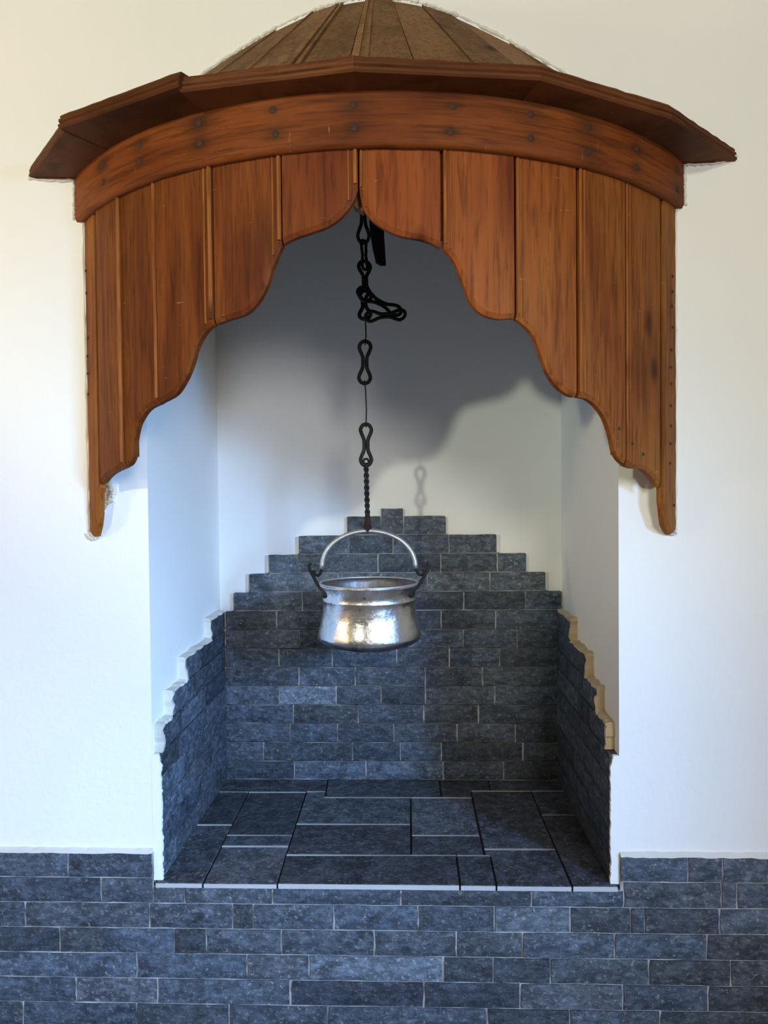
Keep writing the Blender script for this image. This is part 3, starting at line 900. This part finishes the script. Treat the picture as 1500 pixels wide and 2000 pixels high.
# ragged plaster bead where roof and end boards meet the wall
def wall_bead(name, pts, r, mat='white_filler'):
    bm = bmesh.new()
    P = smooth_pts(pts, 7)
    P = [p + Vector((random.uniform(-.3, .3) * r, 0, random.uniform(-.3, .3) * r)) for p in P]
    tube_bm(bm, P, [r * random.uniform(.35, 1.25) for _ in P], 6)
    return bm_obj(name, bm, mat, wall_front)
rp = [roof_pt(a, 1.0) + HOOD for a in range(-46, 47, 4)]
wall_bead('plaster_edge', [Vector((p.x * 1.0 + (0.004 if p.x > HX else -0.004), 0.001, p.z + 0.003)) for p in rp], 0.006)
xl_end, xr_end = HX - R_BOARD * math.sin(math.radians(eb)), HX + R_BOARD * math.sin(math.radians(eb))
wall_bead('plaster_edge', [(xl_end - 0.001, -0.0, z) for z in (1.80, 1.6, 1.4, 1.2, 1.05, 0.96)], 0.0035)
wall_bead('plaster_edge', [(xr_end + 0.001, -0.0, z) for z in (1.80, 1.6, 1.4, 1.2, 1.05, 0.955)], 0.0035)
wall_bead('plaster_edge', [(xl_end - .006, -0.001, .957), (xl_end + .004, -.004, .947), (xl_end + .016, -.003, .944), (xl_end + .028, -.002, .952)], 0.005)
wall_bead('plaster_edge', [(xr_end - .026, -0.001, .953), (xr_end - .012, -.004, .943), (xr_end + .002, -.002, .948)], 0.005)
wall_bead('plaster_edge', [(-0.99, -0.002, 1.925), (-.95, -.003, 1.918), (-.90, -.003, 1.915), (-.868, -.002, 1.912), (-.868, -.002, 1.86), (-.868, -.002, 1.81)], 0.004)
wall_bead('plaster_edge', [(0.902, -0.002, 1.935), (.85, -.003, 1.918), (.80, -.003, 1.915), (.768, -.002, 1.912), (.768, -.002, 1.86), (.768, -.002, 1.81)], 0.004)

# wooden block behind the apex of the arch
bm = bmesh.new()
c0 = cyl(-1.05, 1.745, R_BOARD - 0.045)
vs = []
for y in (-0.012, 0.016):
    for x, z in ((-0.020, 0.05), (0.014, 0.05), (0.013, -0.045), (0.006, -0.062), (-0.014, -0.050), (-0.020, -0.03)):
        vs.append(bm.verts.new(c0 + Vector((x, y, z))))
bm.faces.new(vs[:6]); bm.faces.new(vs[6:][::-1])
for k in range(6): bm.faces.new((vs[k], vs[6 + k], vs[6 + (k + 1) % 6], vs[(k + 1) % 6]))
bm_obj('wood_block', bm, 'roof', hood)

# crumbled plaster left under the left end of the hood
bm = bmesh.new()
P = smooth_pts([(-.800, -.006, 1.075), (-.790, -.010, 1.098), (-.778, -.010, 1.088), (-.776, -.008, 1.060), (-.786, -.012, 1.045), (-.796, -.009, 1.030), (-.803, -.006, 1.012)], 5)
tube_bm(bm, [p + Vector((random.uniform(-.004, .004), random.uniform(-.004, .002), random.uniform(-.004, .004))) for p in P], [random.uniform(.003, .010) for _ in P], 6)
bm_obj('plaster_crumb', bm, 'cream', wall_front)

# ------------------------------------------------------------------ hanging bar, chain
KY = 0.30

chain = empty('pot_chain', (-0.097, KY, 0.95))
tag(chain, 'black forged iron chain of figure-eight links hanging from the hood above the pot', 'chain')
CO = Vector((-0.097, KY, 0.95))
def link_pts(p0, p1, wide, waist, side):
    """closed figure-eight outline (two eyes, pinched waist) from p0 to p1, opening along side"""
    p0, p1 = Vector(p0), Vector(p1); ax = p1 - p0; L_ = ax.length; ax.normalize(); side = Vector(side).normalized()
    prof = [(0, 0), (0.03, .62), (0.12, 1.0), (0.22, .85), (0.36, waist), (0.5, waist * .8), (0.64, waist), (0.78, .85), (0.88, 1.0), (0.97, .62), (1, 0)]
    a = [p0 + ax * (L_ * t_) + side * (w * wide) for t_, w in prof]
    b = [p0 + ax * (L_ * t_) - side * (w * wide) for t_, w in prof[1:-1]][::-1]
    return [p - CO for p in smooth_pts(a + b, 3, True)]
def link(p0, p1, wide=0.017, waist=0.38, side=(1, 0, 0), r=0.0056):
    return tube('link', link_pts(p0, p1, wide, waist, side), r, 'iron', chain, 7, True)
cxn = -0.097
tube('hanging_bar', [Vector((x, KY, 2.10)) for x in (XL + 0.001, -.3, .2, XR - 0.001)], 0.012, 'iron', wall_nb, 10)
link((cxn - .001, KY, 2.115), (cxn - .001, KY, 1.985), side=(0.3, 1, 0))
link((cxn - .002, KY, 1.995), (cxn - .003, KY, 1.833), side=(1, .1, 0))
link((cxn - .003, KY, 1.842), (cxn + .001, KY, 1.752), wide=0.010, waist=0.8, side=(1, .9, 0), r=.0048)
link((cxn - .001, KY, 1.778), (cxn + .002, KY, 1.655), wide=0.018, waist=0.32, side=(1, .25, 0), r=.0060)
link((cxn - .006, KY + .004, 1.700), (cxn + .0, KY, 1.600), wide=0.018, waist=0.35, side=(1, -.2, 0), r=.0060)
link((cxn - .012, KY - .006, 1.678), (cxn + .110, KY - .012, 1.614), wide=0.016, waist=0.40, side=(.45, .2, .9), r=.0056)
link((cxn + .124, KY - .018, 1.608), (cxn + .002, KY - .012, 1.605), wide=0.015, waist=0.40, side=(.1, -.3, 1), r=.0056)
tube('wire', [(0.001, 0, .668), (.001, 0, .64), (0.002, 0, .60), (-0.001, 0, .57)], 0.0022, 'wire', chain, 6)
link((cxn - .001, KY, 1.532), (cxn - .004, KY, 1.402), wide=0.0175, waist=0.40, side=(1, .1, 0), r=.0060)
tube('wire', [(-0.004, 0, .462), (-.001, 0, .43), (0.001, 0, .37), (-0.001, 0, .316)], 0.0020, 'wire', chain, 6)
link((cxn - .001, KY, 1.276), (cxn - .002, KY, 1.148), wide=0.0165, waist=0.40, side=(1, .15, 0), r=.0060)
# twisted rod
bm = bmesh.new()
for ph in (0, math.pi):
    pts = []
    for i in range(61):
        t_ = i / 60; ang = ph + t_ * math.pi * 2 * 4.5
        rr = 0.0042
        pts.append(Vector((-0.002 + 0.003 * t_ + rr * math.cos(ang), rr * math.sin(ang), 0.205 - 0.170 * t_)))
    tube_bm(bm, pts, 0.0046, 6)
eye = [Vector((-.002 + .0085 * math.sin(a), 0.004 * math.cos(a * 0 + 1), .210 + .009 * -math.cos(a))) for a in [2 * math.pi * k / 14 for k in range(14)]]
tube_bm(bm, eye, 0.0036, 6, True)
bm_obj('twisted_rod', bm, 'iron', chain, True)
# rusty clasp that grips the bail
bm = bmesh.new()
prof = [(0.0065, 0.050), (0.0085, 0.040), (0.009, 0.025), (0.012, 0.012), (0.013, -0.004), (0.011, -0.009)]
rings = []
for r_, z_ in prof:
    rings.append([bm.verts.new((0.001 + r_ * math.cos(2 * math.pi * k / 10), r_ * 0.9 * math.sin(2 * math.pi * k / 10), z_)) for k in range(10)])
for a, b in zip(rings[:-1], rings[1:]):
    for k in range(10): bm.faces.new((a[k], a[(k + 1) % 10], b[(k + 1) % 10], b[k]))
bm.faces.new(rings[0]); bm.faces.new(rings[-1])
bm_obj('clasp', bm, 'rust', chain, True)

# flat iron hanging beside the chain
strap = empty('iron_strap_hook', (-0.052, KY + 0.05, 1.775))
tag(strap, 'flat black iron strap hanging behind the top of the chain', 'iron hook')
SO = Vector((-0.052, KY + 0.05, 1.775))
def flatbar(name, P, w, th, side=(1, 0, 0)):
    bm = bmesh.new(); tube_bm(bm, [Vector(p) for p in P], 0, 8, False, (w, th, side))
    return bm_obj(name, bm, 'iron', strap)
flatbar('strap', [(-.026, 0, .325), (-.022, 0, .22), (-.018, 0, .12), (-.010, 0, .06), (.001, 0, .010)], 0.022, 0.006)
flatbar('strap', [(.004, 0.012, .325), (.004, 0.012, .22), (.004, 0.012, .12), (.007, 0.010, .06), (.010, 0.006, .006)], 0.016, 0.006)
flatbar('foot', [(-.009, .002, .012), (.004, .003, .004), (.017, .003, .006)], 0.004, 0.018)
tube('hanger', [(-.026, 0, .31), (-.020, -.03, .325), (-.012, -.05, .333), (.0, -.052, .333), (.006, -.03, .328), (.004, .012, .318)], 0.005, 'iron', strap, 8)

# ------------------------------------------------------------------ cauldron
KX, KZ = -0.0935, 0.577
pot = empty('cauldron', (KX, KY, KZ))
tag(pot, 'silvery tinned metal cauldron with arched handle hanging over the hearth', 'cauldron')
prof = [(0.0, 0.000), (0.035, 0.0012), (0.070, 0.005), (0.105, 0.011), (0.135, 0.019), (0.153, 0.028), (0.161, 0.037), (0.1615, 0.046), (0.158, 0.060), (0.152, 0.080),
        (0.147, 0.100), (0.1445, 0.120), (0.1440, 0.138), (0.1445, 0.152), (0.1458, 0.155), (0.1459, 0.158), (0.1450, 0.160), (0.1460, 0.175), (0.1500, 0.190), (0.1530, 0.199), (0.1545, 0.203), (0.1530, 0.206), (0.1490, 0.205),
        (0.1440, 0.190), (0.1410, 0.160), (0.1400, 0.120), (0.150, 0.070), (0.155, 0.045), (0.145, 0.032), (0.10, 0.018), (0.05, 0.010), (0.0, 0.008)]
SEG = 72
V = []; F = []
for i, (r_, z_) in enumerate(prof):
    for k in range(SEG):
        a = 2 * math.pi * k / SEG
        d_ = noise.noise(Vector((math.cos(a) * 5, math.sin(a) * 5, z_ * 26))) * 0.0016 + noise.noise(Vector((math.cos(a) * 12, math.sin(a) * 12, z_ * 80))) * 0.0007
        rr = max(0, r_ + (d_ if r_ > 0.02 else 0))
        V.append((rr * math.cos(a), rr * math.sin(a), z_ + (0.0012 * noise.noise(Vector((math.cos(a) * 3, math.sin(a) * 3, 9))) if 18 < i < 24 else 0)))
for i in range(len(prof) - 1):
    for k in range(SEG):
        F.append((i * SEG + k, i * SEG + (k + 1) % SEG, (i + 1) * SEG + (k + 1) % SEG, (i + 1) * SEG + k))
me = bpy.data.meshes.new('body'); me.from_pydata(V, [], F)
bm = bmesh.new(); bm.from_mesh(me); bmesh.ops.remove_doubles(bm, verts=bm.verts, dist=1e-5)
bpy.data.meshes.remove(me)
body = bm_obj('body', bm, 'tin', pot, True)
body.data.materials.append(MAT['soot_tin'])
for p in body.data.polygons:
    c = p.center
    if (Vector((p.normal.x, p.normal.y)).dot(Vector((c.x, c.y))) < -0.001 and c.z > 0.03) or (p.normal.z > 0.3 and c.z < 0.06): p.material_index = 1
# wired rim bead
tube('rim', [(0.1525 * math.cos(2 * math.pi * k / 64), 0.1525 * math.sin(2 * math.pi * k / 64), 0.2065) for k in range(64)], 0.0036, 'tin_handle', pot, 7, True)
# bail handle: flat band
arc = []
for i in range(33):
    a = math.pi * (1 - i / 32)
    arc.append(Vector((0.146 * math.cos(a) - 0.0005, 0, 0.250 + 0.118 * math.sin(a) ** 0.92 if 0 < i < 32 else 0.250)))
hd = empty('handle', (0, 0, 0)); bpy.data.objects.remove(hd)
bm = bmesh.new(); tube_bm(bm, arc, 0, 8, False, (0.018, 0.0125, (0, 1, 0)))
handle = bm_obj('handle', bm, 'tin_handle', pot, True)
for s in (-1, 1):
    # forged lug: plate riveted to the wall, arm rising outwards into a curled hook, and the bail end looped round it
    lug = tube('lug', smooth_pts([(s * 0.130, -0.055, 0.182), (s * .142, -.046, .192), (s * .158, -.028, .206), (s * .170, -.012, .224), (s * .180, -.003, .240), (s * .186, 0, .252), (s * .186, 0, .262), (s * .180, 0, .268)], 4), 0.0055, 'iron', pot, 8)
    bm = bmesh.new()
    bmesh.ops.create_uvsphere(bm, u_segments=12, v_segments=8, radius=0.018)
    for v in bm.verts: v.co = Vector((v.co.x * 1.25, v.co.y * 0.45, v.co.z * 0.85))
    bmesh.ops.rotate(bm, verts=bm.verts, cent=(0, 0, 0), matrix=Matrix.Rotation(s * math.radians(68), 3, 'Z'))
    bmesh.ops.translate(bm, verts=bm.verts, vec=(s * 0.132, -0.062, 0.182))
    bm_obj('lug_plate', bm, 'iron', lug, True)
    tube('curl', smooth_pts([(s * .146, 0, .256), (s * .150, 0, .240), (s * .160, 0, .230), (s * .170, 0, .236), (s * .172, 0, .246)], 4), 0.005, 'iron', handle, 8)
